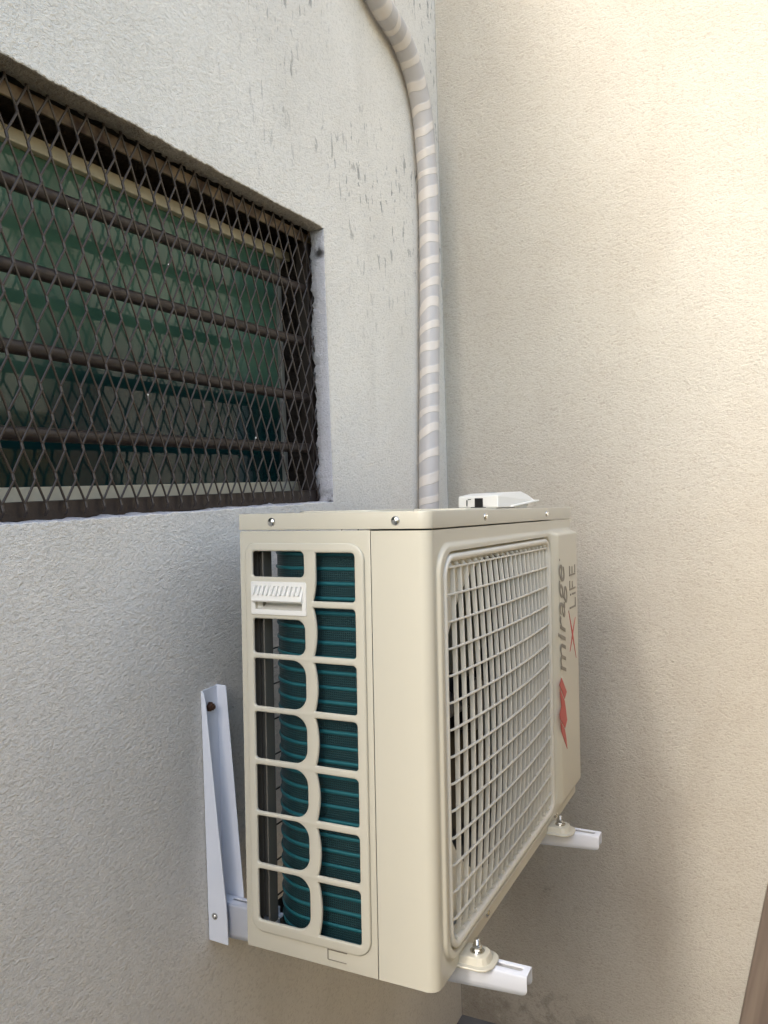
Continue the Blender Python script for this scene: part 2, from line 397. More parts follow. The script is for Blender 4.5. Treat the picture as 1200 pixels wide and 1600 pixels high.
# front face round the opening: four ngons out to the wall's edges
X0, X1, Z0, Z1 = -1.9, XC+.12, ZF-.05, 2.5
corner = {'bl': 0, 'br': int(OW/.003), 'tr': int(OW/.003)+int(OH/.003), 'tl': 2*int(OW/.003)+int(OH/.003)}
oc = {k: bm.verts.new(c) for k, c in dict(bl=(X0, YW, Z0), br=(X1, YW, Z0), tr=(X1, YW, Z1), tl=(X0, YW, Z1)).items()}
r0 = rings[0]
def seg(a, b_):
    if b_ <= a: b_ += n_
    return [r0[i % n_] for i in range(a, b_+1)]
bm.faces.new([oc['bl'], oc['br']]+list(reversed(seg(corner['bl'], corner['br']))))
bm.faces.new([oc['br'], oc['tr']]+list(reversed(seg(corner['br'], corner['tr']))))
bm.faces.new([oc['tr'], oc['tl']]+list(reversed(seg(corner['tr'], corner['tl']))))
bm.faces.new([oc['tl'], oc['bl']]+list(reversed(seg(corner['tl'], corner['bl']))))
# thickness: top, ends
bk = {k: bm.verts.new((v.co.x, YW+.30, v.co.z)) for k, v in oc.items()}
for a, b_ in (('bl', 'br'), ('br', 'tr'), ('tr', 'tl'), ('tl', 'bl')): bm.faces.new((oc[a], oc[b_], bk[b_], bk[a]))
bm.faces.new([bk[k] for k in ('bl', 'br', 'tr', 'tl')])
big = [fc for fc in bm.faces if len(fc.verts) > 4]
bmesh.ops.triangulate(bm, faces=big)
me = bpy.data.meshes.new('plaster_wall')
bm.normal_update(); bm.to_mesh(me); bm.free()
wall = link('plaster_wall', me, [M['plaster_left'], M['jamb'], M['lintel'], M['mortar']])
tag(wall, 'rough white plaster wall with the barred window opening in it', 'wall')

bm = bmesh.new()        # right wall: a slab just touching, its corner a little soft
yy = [YW-.0002]+[YW-.004-i*.25 for i in range(12)]
v = []
box(bm, (XC, -2.6, ZF-.05), (XC+.12, YW-.0006, 2.5))
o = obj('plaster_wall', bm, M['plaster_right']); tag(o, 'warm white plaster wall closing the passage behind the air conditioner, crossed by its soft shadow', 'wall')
bm = bmesh.new()
box(bm, (-3.4, -.94, ZF-.05), (XC-.0006, -.786, .86))
o = obj('boundary_wall', bm, M['yellow']); tag(o, 'yellow painted wall on the open side of the narrow passage', 'wall')

bm = bmesh.new()
box(bm, (-4.3, -3.2, ZF-.05), (-4.15, 3.0, 1.4))  # unseen wall added behind the camera to hold back low sky
o = obj('sky_block_wall', bm, M['plaster_right']); tag(o, 'unseen pale wall added to block low sky at the far end of the passage, behind the viewer', 'wall')

# soft fillet of mortar in the corner between the walls
bm = bmesh.new(); rows = []
for i in range(160):
    z = ZF-.01+(2.45-ZF)*i/159
    rr = .006+.003*noise.noise(Vector((0, 0, z*14)))+.002*noise.noise(Vector((0, 5, z*55)))
    rows.append([bm.verts.new((XC-rr+rr*math.sin(R(a))+.0004, YW-rr+rr*math.cos(R(a))+.0004, z)) for a in (0, 22, 45, 68, 90)])
for i in range(159):
    for k in range(4): bm.faces.new((rows[i][k], rows[i][k+1], rows[i+1][k+1], rows[i+1][k]))
me = bpy.data.meshes.new('corner_mortar'); bm.to_mesh(me); bm.free(); link('corner_mortar', me, M['plaster_right'], wall, 180)

# ------------------------------------------------------------------ window
win = empty('window'); win.matrix_world = WM
tag(win, 'green glass window in a cream frame, deep in the opening behind the brown bars', 'window')
bm = bmesh.new()
for a, b_ in (((-1.07, .095, .464), (.030, .118, .482)), ((-1.07, .092, .014), (.030, .118, .042)),
              ((-1.07, .098, .0422), (-1.045, .118, .4638))): box(bm, a, b_)
obj('frame', bm, M['cream_frame'], win, bevel=.0015)
bm = bmesh.new(); box(bm, (-.008, .100, .0422), (.004, .118, .4638)); obj('side_rail', bm, simple('dulled_grey_frame', (.24, .23, .20), .5), win, bevel=.001)
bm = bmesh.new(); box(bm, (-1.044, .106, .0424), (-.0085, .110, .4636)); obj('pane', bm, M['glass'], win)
bm = bmesh.new()
for z0, z1 in ((.036, .0421), (.4639, .470)): pass
bm.free()
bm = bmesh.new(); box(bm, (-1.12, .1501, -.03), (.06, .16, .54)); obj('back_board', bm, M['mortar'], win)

# ------------------------------------------------------------------ security grille
gr = empty('security_grille'); gr.matrix_world = WM
tag(gr, 'brown expanded metal security grille with four round bars over the window', 'window grille')
bm = bmesh.new()
px, rowh, kn = .02945, .0346, .0036
jit = lambda i, j, k: .0006*noise.noise(Vector((i*3.1, j*2.7, k)))*2
cols = range(-36, 2); rows_ = 14
def knot(i, j):
    x = -.0085+i*px+(px/2 if j % 2 else 0)+jit(i, j, 0); z = .018+j*rowh+jit(i, j, 5)
    return Vector((x, .0285+jit(i, j, 9), z))
for j in range(rows_+1):
    for i in cols:
        p = knot(i, j)
        if p.x > .014 or p.x < -1.05: continue
        top = p+Vector((0, .0012, kn)); bot = p-Vector((0, .0012, kn))
        beam(bm, bot-Vector((0, 0, .0006)), top+Vector((0, 0, .0006)), .0036, .0030)
        if j < rows_:
            for di in ((-1, 0) if j % 2 == 0 else (0, 1)):
                q = knot(i+di, j+1)
                if q.x > .016: continue
                beam(bm, top, q-Vector((0, .0012, kn)), .0029, .0021)
        else:
            beam(bm, top, top+Vector((0, .004, .004)), .0032, .002)
        if j == 0:      # cut ends bent back on to the bottom rail
            beam(bm, bot, bot+Vector((-.0012, .0035, -.0075)), .0040, .0022)
me_o = obj('expanded_mesh', bm, M['mesh'], gr, bevel=.0006, seg=1)
for zc, zr in ((.391, .3985), (.2945, .3005), (.2025, .1965), (.1030, .1030)):
    bm = bmesh.new(); pts = []
    for i in range(40):
        x = -1.05+1.038*i/39; tt = (x+.65)/.65
        pts.append((x, .0475, zc+(zr-zc)*tt-.008*0+.0006*noise.noise(Vector((x*5, zc*40, 0)))))
    tube(bm, pts, .0088, 16); obj('bar', bm, M['brown'], gr, 60)
bm = bmesh.new()
box(bm, (-1.06, .0345, .002), (.022, .0385, .0245)); box(bm, (-1.06, .0386, .0215), (-.004, .056, .0245))
box(bm, (-.006, .0362, .0248), (-.0025, .060, .484)); box(bm, (-.0024, .0365, .0248), (.022, .0405, .484))
o = obj('frame', bm, M['brown'], gr, bevel=.0008)
bm = bmesh.new(); box(bm, (-1.06, .0405, .4845), (.022, .0445, .5015)); box(bm, (-1.06, .0446, .4985), (.022, .062, .5015))
o = obj('frame', bm, M['rustpatch'], gr, bevel=.0008); tag(o, 'rust patched top rail of the grille')

# ------------------------------------------------------------------ air conditioner
RHO = .0228
ac = empty('air_conditioner', (0, 0, 0), (0, RHO, 0))
tag(ac, 'cream outdoor air conditioner with teal coil behind side vents, bolted on two wall brackets', 'air conditioner')
W_, D_, H_, HB, RC, SEAM = .714, .260, .550, .5275, .014, .0745

# side panel -------------------------------------------------------------
Lz = [(.471, .503), (.375, .4185), (.308, .3685), (.242, .301), (.1755, .2345), (.110, .170), (.038, .103)]
Rz = [(.4425, .5015), (.3755, .4345), (.3085, .3675), (.2425, .3005), (.1755, .2335), (.109, .1665), (.036, .101)]
EX = .0021     # holes are drawn this much larger, the bevel eats it
holes = []
for i, (a, b_) in enumerate(Lz):
    rr = .0085 if i == 0 else (.014 if i == 1 else .021)
    holes.append(rrect(.1645-EX, a-EX, .2405+EX, b_+EX, rr, .006, .006, rr if i != 1 else .014, 10))
for i, (a, b_) in enumerate(Rz):
    a -= EX; b_ += EX; ya, yb = .0945-EX, .1525+EX
    pts = arc(ya+.007, a+.007, .007, 180, 270, 6)
    pts += arc(yb-.003, a+.003, .003, 270, 360, 4)
    N_ = 18; sag = .0045
    for k in range(1, N_):
        t_ = k/N_
        if i == 0 and t_ > .55: sh = 1.0 - .0*t_
        else: sh = min(1, math.sin(math.pi*t_)**.75*1.0)
        if i == 0: sh = math.sin(math.pi*min(t_, .5))**.75
        pts.append((yb-sag*sh, a+.003+(b_-a-.006)*t_))
    yt = yb-(sag if i == 0 else 0)
    pts += arc(yt-.003, b_-.003, .003, 0, 90, 4)
    pts += arc(ya+.007, b_-.007, .007, 90, 180, 6)
    holes.append(pts)
handle_hole = rrect(.1655, .4285, .2375, .4605, .001, .001, .001, .001, 2)
plate('side_panel', rrect(.0845, .0255, .2495, .5110, .018, .016, .012, .018, 8), holes+[handle_hole], .0050, .0022, F_yz(-.0018), M['ac'], ac)
sp = [o for o in COL.objects if o.name == 'side_panel'][0]
# flat sheet round the embossed field (one big hole under it) -> same part
def flat_sheet():
    pl = plate('tmp', [(SEAM+.0009, .0), (D_-.0005, .0), (D_-.0005, HB), (SEAM+.0009, HB)], [list(rrect(.0875, .0285, .2465, .5080, .016, .014, .010, .016, 8))], .0022, .0005, F_yz(.0011), M['ac'], ac)
    return pl
fs = flat_sheet()
def join_into(dst, src):
    bm = bmesh.new(); bm.from_mesh(dst.data); bm.from_mesh(src.data); bm.to_mesh(dst.data); bm.free(); bpy.data.objects.remove(src)
# return flange at the back edge
join_into(sp, fs)
bm = bmesh.new(); box(bm, (.0002, D_-.0004, 0.0), (.018, D_+.0012, HB-.001)); fl = obj('tmp', bm, M['ac'], ac); join_into(sp, fl)
# knock-out scored in the lower rim
bm = bmesh.new()
for a, b_ in (((-.0012, .1160, .0205), (.0, .1420, .0213)), ((-.0012, .1422, .0090), (.0, .1430, .0213)), ((-.0012, .1170, .0085), (.0, .1420, .0090))): box(bm, a, b_)
obj('knockout', bm, M['letters'], sp)

# carrying handle --------------------------------------------------------
plate('handle', rrect(.1615, .4245, .2415, .4645, .0015, .0015, .0015, .0015, 2), [rrect(.1665, .4300, .2365, .4600, .001, .001, .001, .001, 2)], .0022, .0006, F_yz(-.0046), M['plastic'], ac)
hd = [o for o in COL.objects if o.name == 'handle'][0]
bm = bmesh.new()        # pocket
A = [(-.003, .1655, .4290), (-.003, .2375, .4290), (-.003, .2375, .4605), (-.003, .1655, .4605)]
Bk = [(.010, .1745, .4360), (.010, .2285, .4360), (.010, .2285, .4560), (.010, .1745, .4560)]
va = [bm.verts.new(p) for p in A]; vb = [bm.verts.new(p) for p in Bk]
for i in range(4): bm.faces.new((va[i], va[(i+1) % 4], vb[(i+1) % 4], vb[i]))
bm.faces.new(vb); pk = obj('tmp', bm, M['plastic'], ac); join_into(hd, pk)
bm = bmesh.new()        # ribbed hood that slopes out and down
za, zb_, xo = .4610, .4420, -.0105
v = [bm.verts.new(p) for p in ((-.0035, .1650, za), (-.0035, .2365, za), (xo, .2380, zb_), (xo, .1655, zb_),
                               (-.0035, .1650, za-.003), (-.0035, .2365, za-.003), (xo+.0016, .2380, zb_-.0020), (xo+.0016, .1655, zb_-.0020))]
for q in ((0, 1, 2, 3), (4, 5, 6, 7), (0, 1, 5, 4), (2, 3, 7, 6), (0, 3, 7, 4), (1, 2, 6, 5)): bm.faces.new([v[i] for i in q])
v = [bm.verts.new(p) for p in ((-.0035, .1652, za-.001), (xo+.0005, .1662, zb_-.001), (-.0035, .1652, zb_-.006))]; bm.faces.new(v)
hood = obj('handle_hood', bm, M['plastic'], hd)
bm = bmesh.new()
for k in range(11):
    y = .1685+.0066*k
    beam(bm, (-.0060, y, za-.0010), (xo+.0010, y+.0012, zb_+.0068), .0026, .0040, Vector((-.87, 0, .5)))
rb = obj('tmp', bm, M['plastic'], hd); join_into(hood, rb)

# front panel ------------------------------------------------------------
def sst(a, b_, x):
    t_ = min(1, max(0, (x-a)/(b_-a))); return t_*t_*(3-2*t_)
def rr_dist(x, z, x0, z0, x1, z1, rr):
    """signed distance to a rounded rectangle, negative inside"""
    cx, cz = (x0+x1)/2, (z0+z1)/2; qx = abs(x-cx)-(x1-x0)/2+rr; qz = abs(z-cz)-(z1-z0)/2+rr
    return math.hypot(max(qx, 0), max(qz, 0))+min(max(qx, qz), 0)-rr
OX0, OX1, OZ0, OZ1, OR = .0330, .5300, .0250, .4985, .030       # grille opening
def front_y(x, z):
    d = rr_dist(x, z, .0175, .0135, .706, .5115, .038)
    y = -.0045*sst(.0, .0055, -d)
    bx = sst(.5240, .5480, x)
    b_ = .0115*bx*sst(.5125, .5010, z)*sst(.0150, .0400, z)*sst(.7010, .6820, x)
    y -= b_
    y += .0045*sst(.7040, .7140, x)**2
    gd = rr_dist(x, z, OX0, OZ0, OX1, OZ1, OR)
    if gd < .0022: y += .0075*sst(.0022, .0004, gd)
    return y
bm = bmesh.new()
us = [('s', SEAM-.0008-(SEAM-.0008-RC)*i/8) for i in range(8)]+[('a', i*90/10) for i in range(10)]
fine = sorted(set([round(RC+.0015*i, 5) for i in range(0, 26)]+[round(.055+.006*i, 5) for i in range(0, 77)]+[round(.515+.002*i, 5) for i in range(0, 101)]))
fine = [x for x in fine if x <= W_-.0001]+[W_]
us += [('x', x) for x in fine]
zs = sorted(set([round(.0015*i, 5) for i in range(0, 34)]+[round(.052+.006*i, 5) for i in range(0, 71)]+[round(.474+.0015*i, 5) for i in range(0, 36)]+[HB]))
zs = [z for z in zs if z <= HB]
grid = []
for kind, u_ in us:
    col = []
    for z in zs:
        if kind == 's': p = (0, u_, z)
        elif kind == 'a': p = (RC-RC*math.cos(R(u_)), RC-RC*math.sin(R(u_)), z)
        else: p = (u_, front_y(u_, z), z)
        col.append(bm.verts.new(p))
    grid.append(col)
for i in range(len(us)-1):
    for j in range(len(zs)-1):
        q = (grid[i][j], grid[i+1][j], grid[i+1][j+1], grid[i][j+1])
        cx = sum(v_.co.x for v_ in q)/4; cz = sum(v_.co.z for v_ in q)/4
        if us[i][0] == 'x' and rr_dist(cx, cz, OX0, OZ0, OX1, OZ1, OR) < -.004: continue
        bm.faces.new(q)
# returns: right end and bottom lip
last = grid[-1]; rt = [bm.verts.new((W_, .020, z)) for z in zs]
for j in range(len(zs)-1): bm.faces.new((last[j], rt[j], rt[j+1], last[j+1]))
def lip(j, dz, dy):
    lw = []
    for c in grid:
        p = c[j].co; n2 = Vector((0, dy, 0)) if p.x > RC else Vector((dy*.7, dy*.3, 0)) if p.y < RC else Vector((dy, 0, 0))
        lw.append(bm.verts.new(p+n2+Vector((0, 0, dz))))
    for i in range(len(grid)-1): bm.faces.new((grid[i][j], lw[i], lw[i+1], grid[i+1][j]))
lip(0, .0, .012)
sm = grid[0]; ins = [bm.verts.new(v_.co+Vector((.006, 0, 0))) for v_ in sm]
for j in range(len(zs)-1): bm.faces.new((sm[j], ins[j], ins[j+1], sm[j+1]))
bmesh.ops.recalc_face_normals(bm, faces=bm.faces)
me = bpy.data.meshes.new('front_panel'); bm.to_mesh(me); bm.free()
fp = link('front_panel', me, M['ac'], ac, 50)

# grille -----------------------------------------------------------------
bm = bmesh.new()        # frame swept round the opening
prof = [(.0015, .0020), (.0012, -.0040), (-.0005, -.0062), (-.0030, -.0068), (-.0060, -.0056), (-.0078, -.0030), (-.0085, .0040), (-.0080, .0120), (-.004, .012)]
def offs(d):
    return rrect(OX0-d, OZ0-d, OX1+d, OZ1+d, max(OR+d, .001), max(OR+d, .001), max(OR+d, .001), max(OR+d, .001), 10)
rgs = []
for d, y in prof: rgs.append([bm.verts.new((x, y+.0008, z)) for x, z in offs(d-.0025)])
for a in range(len(rgs)-1):
    n2 = len(rgs[a])
    for k in range(n2): bm.faces.new((rgs[a][k], rgs[a][(k+1) % n2], rgs[a+1][(k+1) % n2], rgs[a+1][k]))
gf = obj('fan_grille', bm, M['grille'], ac, 60)
GX0, GX1, GZ0, GZ1 = .0425, .5205, .0345, .4890
def dome(x, z):
    uu = (x-(GX0+GX1)/2)/((GX1-GX0)/2); vv = (z-(GZ0+GZ1)/2)/((GZ1-GZ0)/2)
    d = .0125*(1-uu*uu)*(1-vv*vv)
    e = min(x-GX0, GX1-x, z-GZ0, GZ1-z)
    e = max(0, e); wrap = .011*(1-min(1, e/.010))**2
    return -.0045-d+wrap
bm = bmesh.new()
def ribbon(pts, half, depth, axis):
    """bar following pts (front centre line); half width across `axis`, `depth` back along +Y"""
    ax = Vector(axis); rg = []
    for p in pts:
        p = Vector(p); rg.append([bm.verts.new(p-ax*half), bm.verts.new(p+ax*half), bm.verts.new(p+ax*half*.7+Vector((0, depth, 0))), bm.verts.new(p-ax*half*.7+Vector((0, depth, 0)))])
    for i in range(len(rg)-1):
        for k in range(4): bm.faces.new((rg[i][k], rg[i][(k+1) % 4], rg[i+1][(k+1) % 4], rg[i+1][k]))
    bm.faces.new(rg[0]); bm.faces.new(rg[-1])
PV = .0232; XV = [GX0+.0035+PV*k for k in range(21)]
def inset_z(x):
    e = min(x-OX0, OX1-x); 
    return 0 if e > OR else OR-math.sqrt(max(0, OR*OR-(OR-e)**2))
for x in XV+[GX0-.003, GX1+.003]:
    ins_ = inset_z(x); z0, z1 = GZ0-.003+ins_*.8, GZ1+.003-ins_*.8
    n3 = 30; pts = []
    for i in range(n3+1):
        t_ = i/n3; z = z0+(z1-z0)*(.5-.5*math.cos(math.pi*t_)); pts.append((x, dome(x, z)+.0010, z))
    ribbon(pts, .0014 if x < GX0+.005 else .0010, .0062, (1, 0, 0))
ZR = [.4815-.0322*k for k in range(15)]
for z in ZR:
    ins_ = 0; e = min(z-OZ0, OZ1-z)
    if e < OR: ins_ = OR-math.sqrt(max(0, OR*OR-(OR-e)**2))
    x0, x1 = GX0-.003+ins_*.8, GX1+.003-ins_*.8; pts = []
    n3 = 34
    for i in range(n3+1):
        t_ = i/n3; x = x0+(x1-x0)*(.5-.5*math.cos(math.pi*t_)); pts.append((x, dome(x, z), z))
    ribbon(pts, .0013, .0036, (0, 0, 1))
# short teeth along the top and the bottom rim, between the bars
for x in [XV[k]+PV/2 for k in range(20)]:
    for zt, sg in ((GZ1+.001, 1), (GZ0-.001, -1)):
        ins_ = inset_z(x)
        if ins_ > .004: continue
        beam(bm, (x, .006, zt), (x, -.0035, zt-sg*.006), .0014, .004, Vector((0, 0, 1)))
g2 = obj('tmp', bm, M['grille'], ac); join_into(gf, g2)
b = gf.modifiers.new('bevel', 'BEVEL'); b.width = .0005; b.segments = 1; b.limit_method = 'ANGLE'; b.angle_limit = R(50)

# fan shroud with its round mouth, fan ---------------------------------------
FCX, FCZ, FR = .2850, .2620, .2230
plate('fan_shroud', [(.022, .018), (.545, .018), (.545, .508), (.022, .508)], [[(FCX+FR*math.cos(a*math.pi/48), FCZ+FR*math.sin(a*math.pi/48)) for a in range(96)]], .003, .0008, F_xz(.0215), M['grille'], ac)
shd = [o for o in COL.objects if o.name == 'fan_shroud'][0]
bm = bmesh.new(); rg = []
for y, rr in ((.023, FR-.0003), (.030, FR-.006), (.075, FR-.008)):
    rg.append([bm.verts.new((FCX+rr*math.cos(a*math.pi/48), y, FCZ+rr*math.sin(a*math.pi/48))) for a in range(96)])
for a in range(2):
    for k in range(96): bm.faces.new((rg[a][k], rg[a][(k+1) % 96], rg[a+1][(k+1) % 96], rg[a+1][k]))
obj('fan_duct', bm, M['ac_inner'], ac, 60)  # cream duct coloured dark to paint in the shade inside
fan = empty('fan'); fan.parent = ac; fan.location = (FCX, .055, FCZ)
bm = bmesh.new(); lathe(bm, (0, -.012, 0), (0, 1, 0), [(0, 0), (0, .030), (.004, .038), (.05, .042), (.05, 0)], 32); obj('hub', bm, M['black'], fan, 40)
for k in range(3):
    bm = bmesh.new(); rows2 = []
    for i in range(9):
        rr = .038+(.200-.038)*i/8; rw = []
        for j in range(13):
            t_ = j/12; a = R(-28-8*i/8+(64+10*i/8)*t_+120*k+20); sag = .5-t_
            rw.append(bm.verts.new((rr*math.cos(a), .018+sag*.052+.010*math.sin(math.pi*t_), rr*math.sin(a))))
        rows2.append(rw)
    for i in range(8):
        for j in range(12): bm.faces.new((rows2[i][j], rows2[i][j+1], rows2[i+1][j+1], rows2[i+1][j]))
    o = obj('blade', bm, M['black'], fan, 60); sl = o.modifiers.new('solid', 'SOLIDIFY'); sl.thickness = .003

# inside: coil, partition, base pan, posts, rear guard --------------------------------
def coil_path(off):
    """plan outline of the coil's outer face; off = how far outwards"""
    x0, Y2, rho = .0125-off, .2460+off, .070+off
    pts = [((x0, .020+i*(Y2-rho-.020)/10)) for i in range(10)]
    for i in range(19):
        a = R(180-90*i/18); pts.append((x0+rho+rho*math.cos(a), Y2-rho+rho*math.sin(a)))
    pts += [(x0+rho+(.56-x0-rho)*i/10, Y2) for i in range(1, 11)]
    return pts
def coil_sheet(bm, off, z0, z1, uv):
    pts = coil_path(off); L = [0]
    for a, b_ in zip(pts, pts[1:]): L.append(L[-1]+math.dist(a, b_))
    A = [bm.verts.new((x, y, z0)) for x, y in pts]; B = [bm.verts.new((x, y, z1)) for x, y in pts]
    for i in range(len(pts)-1):
        fc = bm.faces.new((A[i], A[i+1], B[i+1], B[i]))
        for lp, c in zip(fc.loops, ((L[i], z0), (L[i+1], z0), (L[i+1], z1), (L[i], z1))): lp[uv].uv = c
    return A, B
bm = bmesh.new(); uv = bm.loops.layers.uv.verify()
A1, B1 = coil_sheet(bm, 0, .012, .520, uv); A2, B2 = coil_sheet(bm, -.018, .012, .520, uv)
for i in range(len(A1)-1): bm.faces.new((A1[i], A1[i+1], A2[i+1], A2[i])); bm.faces.new((B1[i], B1[i+1], B2[i+1], B2[i]))
bm.faces.new((A1[0], B1[0], B2[0], A2[0])); bm.faces.new((A1[-1], B1[-1], B2[-1], A2[-1]))
coil = obj('condenser_coil', bm, M['fins'], ac, 40)
bm = bmesh.new()
z = .026
while z < .515:
    rg = []
    for a in range(7):
        an = math.pi*a/6; off = .0003+.0016*math.sin(an); zz = z-.0024*math.cos(an)
        rg.append([bm.verts.new((x, y, zz)) for x, y in coil_path(off)])
    for a in range(6):
        for k in range(len(rg[0])-1): bm.faces.new((rg[a][k], rg[a][k+1], rg[a+1][k+1], rg[a+1][k]))
    z += .0182
obj('coil_ribs', bm, M['tubes'], coil, 80)
bm = bmesh.new()
box(bm, (.56, .025, .010), (.562, .250, .520)); box(bm, (.563, .254, .002), (.712, .2595, .526)); box(bm, (.7105, .0205, .002), (.7125, .2535, .526))
obj('casing', bm, M['ac'], ac)
bm = bmesh.new(); box(bm, (.003, .006, -.0005), (.711, .2590, .006)); box(bm, (.003, .2575, .0062), (.56, .2592, .028)); obj('base_pan', bm, M['ac_inner'], ac, bevel=.0005)
bm = bmesh.new()        # folded back-left post
box(bm, (.019, .2555, .028), (.030, .2575, .522)); box(bm, (.0225, .2300, .028), (.0245, .2554, .522)); box(bm, (.0040, .2290, .028), (.0222, .2310, .522)); box(bm, (.0185, .2470, .030), (.0224, .2554, .522))
obj('corner_post', bm, M['ac_inner'], ac, bevel=.0006)  # cream post in shade, the shade put into its colour
bm = bmesh.new()        # rear wire guard
for k in range(10): beam(bm, (.045+.056*k, .262, .02), (.045+.056*k, .262, .522), .0016, .0016)
for k in range(11): beam(bm, (.020, .2636, .03+.048*k), (.560, .2636, .03+.048*k), .0016, .0016, Vector((0, 1, 0)))
obj('rear_guard', bm, M['black'], ac)
bm = bmesh.new(); box(bm, (.030, .2350, .0062), (.036, .2574, .038)); box(bm, (.0190, .2300, .0260), (.036, .2340, .030)); obj('coil_clip', bm, M['bracket'], ac, bevel=.0005)

# top cover --------------------------------------------------------------
def lid_outline(g_):
    rr = RC+g_
    return arc(0-g_+rr, 0-g_+rr, rr, 180, 270, 10)+arc(W_+g_-.012, -g_+.012, .012, 270, 360, 6)+[(W_+g_, D_+g_)]+[(-g_, D_+g_)]
plate('top_cover', lid_outline(.0), [], H_-HB-.0018, .0010, F_xy((H_+HB+.0018)/2), M['ac'], ac, 30)
tc_ = [o for o in COL.objects if o.name == 'top_cover'][0]
for (x0, y0, x1, y1) in ((.06, .10, .20, .215), (.24, .045, .40, .215), (.44, .165, .66, .225)):
    pl = plate('tmp', rrect(x0, y0, x1, y1, .02, .02, .02, .02, 6), [], .0032, .0012, F_xy(H_+.0006), M['ac'], ac, 30); join_into(tc_, pl)

def screw(p, axis, parent, rr=.0048, name='screw'):
    p = Vector(p); axis = Vector(axis).normalized(); bm = bmesh.new()
    lathe(bm, p, axis, [(-.002, rr*.8), (0, rr*1.35), (.0006, rr*1.35), (.0008, rr), (.0020, rr*.93), (.0030, rr*.62), (.0034, 0)], 20)
    s_ = axis.orthogonal().normalized(); t_ = axis.cross(s_)
    for d in (s_, t_):
        d = (s_*math.cos(.5)+t_*math.sin(.5)) if d is s_ else (-s_*math.sin(.5)+t_*math.cos(.5))
        beam(bm, p+axis*.0031-d*rr*.5, p+axis*.0031+d*rr*.5, .0010, .0010, axis)
    return obj(name, bm, M['steel'], parent, 35)
screw((-.0003, .212, .539), (-1, 0, 0), tc_); screw((-.0003, .041, .539), (-1, 0, 0), tc_)
screw((.196, -.0003, .540), (0, -1, 0), tc_); screw((.523, -.0003, .540), (0, -1, 0), tc_)
screw((.176, front_y(.176, .012), .0125), (0, -1, 0), fp)
screw((.545, -.0005, .0125), (0, -1, 0), fp)

# lettering on the raised part of the front ------------------------------------------
YT = -.0045-.0115-.0006; LX = -.019      # LX: the lettering's place along the panel
def text_mesh(s, size, shear=0, bold=0, sx=1):
    cu = bpy.data.curves.new('t', 'FONT'); cu.body = s; cu.size = size; cu.shear = shear; cu.offset = bold; cu.extrude = .0002
    o = bpy.data.objects.new('t', cu); COL.objects.link(o); bpy.context.view_layer.update()
    me = bpy.data.meshes.new_from_object(o.evaluated_get(bpy.context.evaluated_depsgraph_get())); bpy.data.objects.remove(o)
    me.materials.clear(); return me
def place_text(name, me, z0, z1, xb, xt, material, scale_x_from=None):
    """text runs up (+Z) from z0 to z1, its letter tops towards -X; xb = baseline X, xt = X of the letter tops"""
    xs_ = [v_.co.x for v_ in me.vertices]; ys_ = [v_.co.y for v_ in me.vertices]
    a, b_ = min(xs_), max(xs_); top = max(ys_)
    for v_ in me.vertices:
        x, y, z = v_.co
        v_.co = (LX+xb+(xt-xb)*y/top, YT-z, z0+(z1-z0)*(x-a)/(b_-a))
    bm = bmesh.new(); bm.from_mesh(me); bmesh.ops.recalc_face_normals(bm, faces=bm.faces); bm.to_mesh(me); bm.free()
    return link(name, me, material, fp)
place_text('lettering', text_mesh('mirage', .05, .35, 0), .2580, .4505, .5985, .5450, M['letters'])
def small(name, s, z0, z1, xb, xt, mm=M['letters'], bold=0.0): return place_text(name, text_mesh(s, .03, 0, bold), z0, z1, xb, xt, mm)
bm = bmesh.new()        # LiFE, thin capitals with a short i
def letter_beam(a, b_, wd=.0034): beam(bm, (a[1]+LX, YT, a[0]), (b_[1]+LX, YT, b_[0]), wd, .0006)   # (z, x)
T_, B_ = .6370, .6840
letter_beam((.3660, T_), (.3660, B_)); letter_beam((.3640, B_-.002), (.3820, B_-.002))
letter_beam((.3900, T_+.022), (.3900, B_)); letter_beam((.3900, T_+.006), (.3900, T_+.012))
letter_beam((.4000, T_), (.4000, B_)); letter_beam((.4022, T_+.002), (.4160, T_+.002)); letter_beam((.4022, .6600), (.4140, .6600))
letter_beam((.4260, T_), (.4260, B_)); letter_beam((.4282, T_+.002), (.4430, T_+.002)); letter_beam((.4282, .6600), (.4410, .6600)); letter_beam((.4282, B_-.002), (.4430, B_-.002))
bm2 = bm; obj('lettering', bm2, M['letters'], fp)
bm = bmesh.new(); lathe(bm, (.566+LX, YT+.0006, .459), (0, -1, 0), [(0, .0022), (.0006, .0022)], 12); obj('lettering', bm, M['letters'], fp)
def flatpoly(bm, pts, off=0):
    v1 = [bm.verts.new((x+LX, YT-off, z)) for x, z in pts]; v2 = [bm.verts.new((x+LX, YT+.0006-off, z)) for x, z in pts]
    bm.faces.new(v1); bm.faces.new(v2)
    for i in range(len(pts)): bm.faces.new((v1[i], v1[(i+1) % len(pts)], v2[(i+1) % len(pts)], v2[i]))
bm = bmesh.new()
flatpoly(bm, [(.6270, .3629), (.6580, .3190), (.6815, .2680), (.6530, .3130)]); flatpoly(bm, [(.6790, .3450), (.6560, .3225), (.6310, .2880), (.6535, .3110)], .0003)
obj('lettering', bm, M['red'], fp)
bm = bmesh.new()
flatpoly(bm, [(.5649, .2532), (.6009, .2216), (.5846, .2125), (.5482, .2446)])
flatpoly(bm, [(.5506, .2371), (.5844, .2085), (.5922, .1910), (.5999, .1712), (.5836, .1608), (.5478, .1859), (.5472, .1945), (.5600, .2053)])
flatpoly(bm, [(.5503, .1811), (.5815, .1590), (.5913, .1409), (.5971, .1206), (.5731, .1443), (.5592, .1592)])
obj('emblem', bm, M['red'], fp)

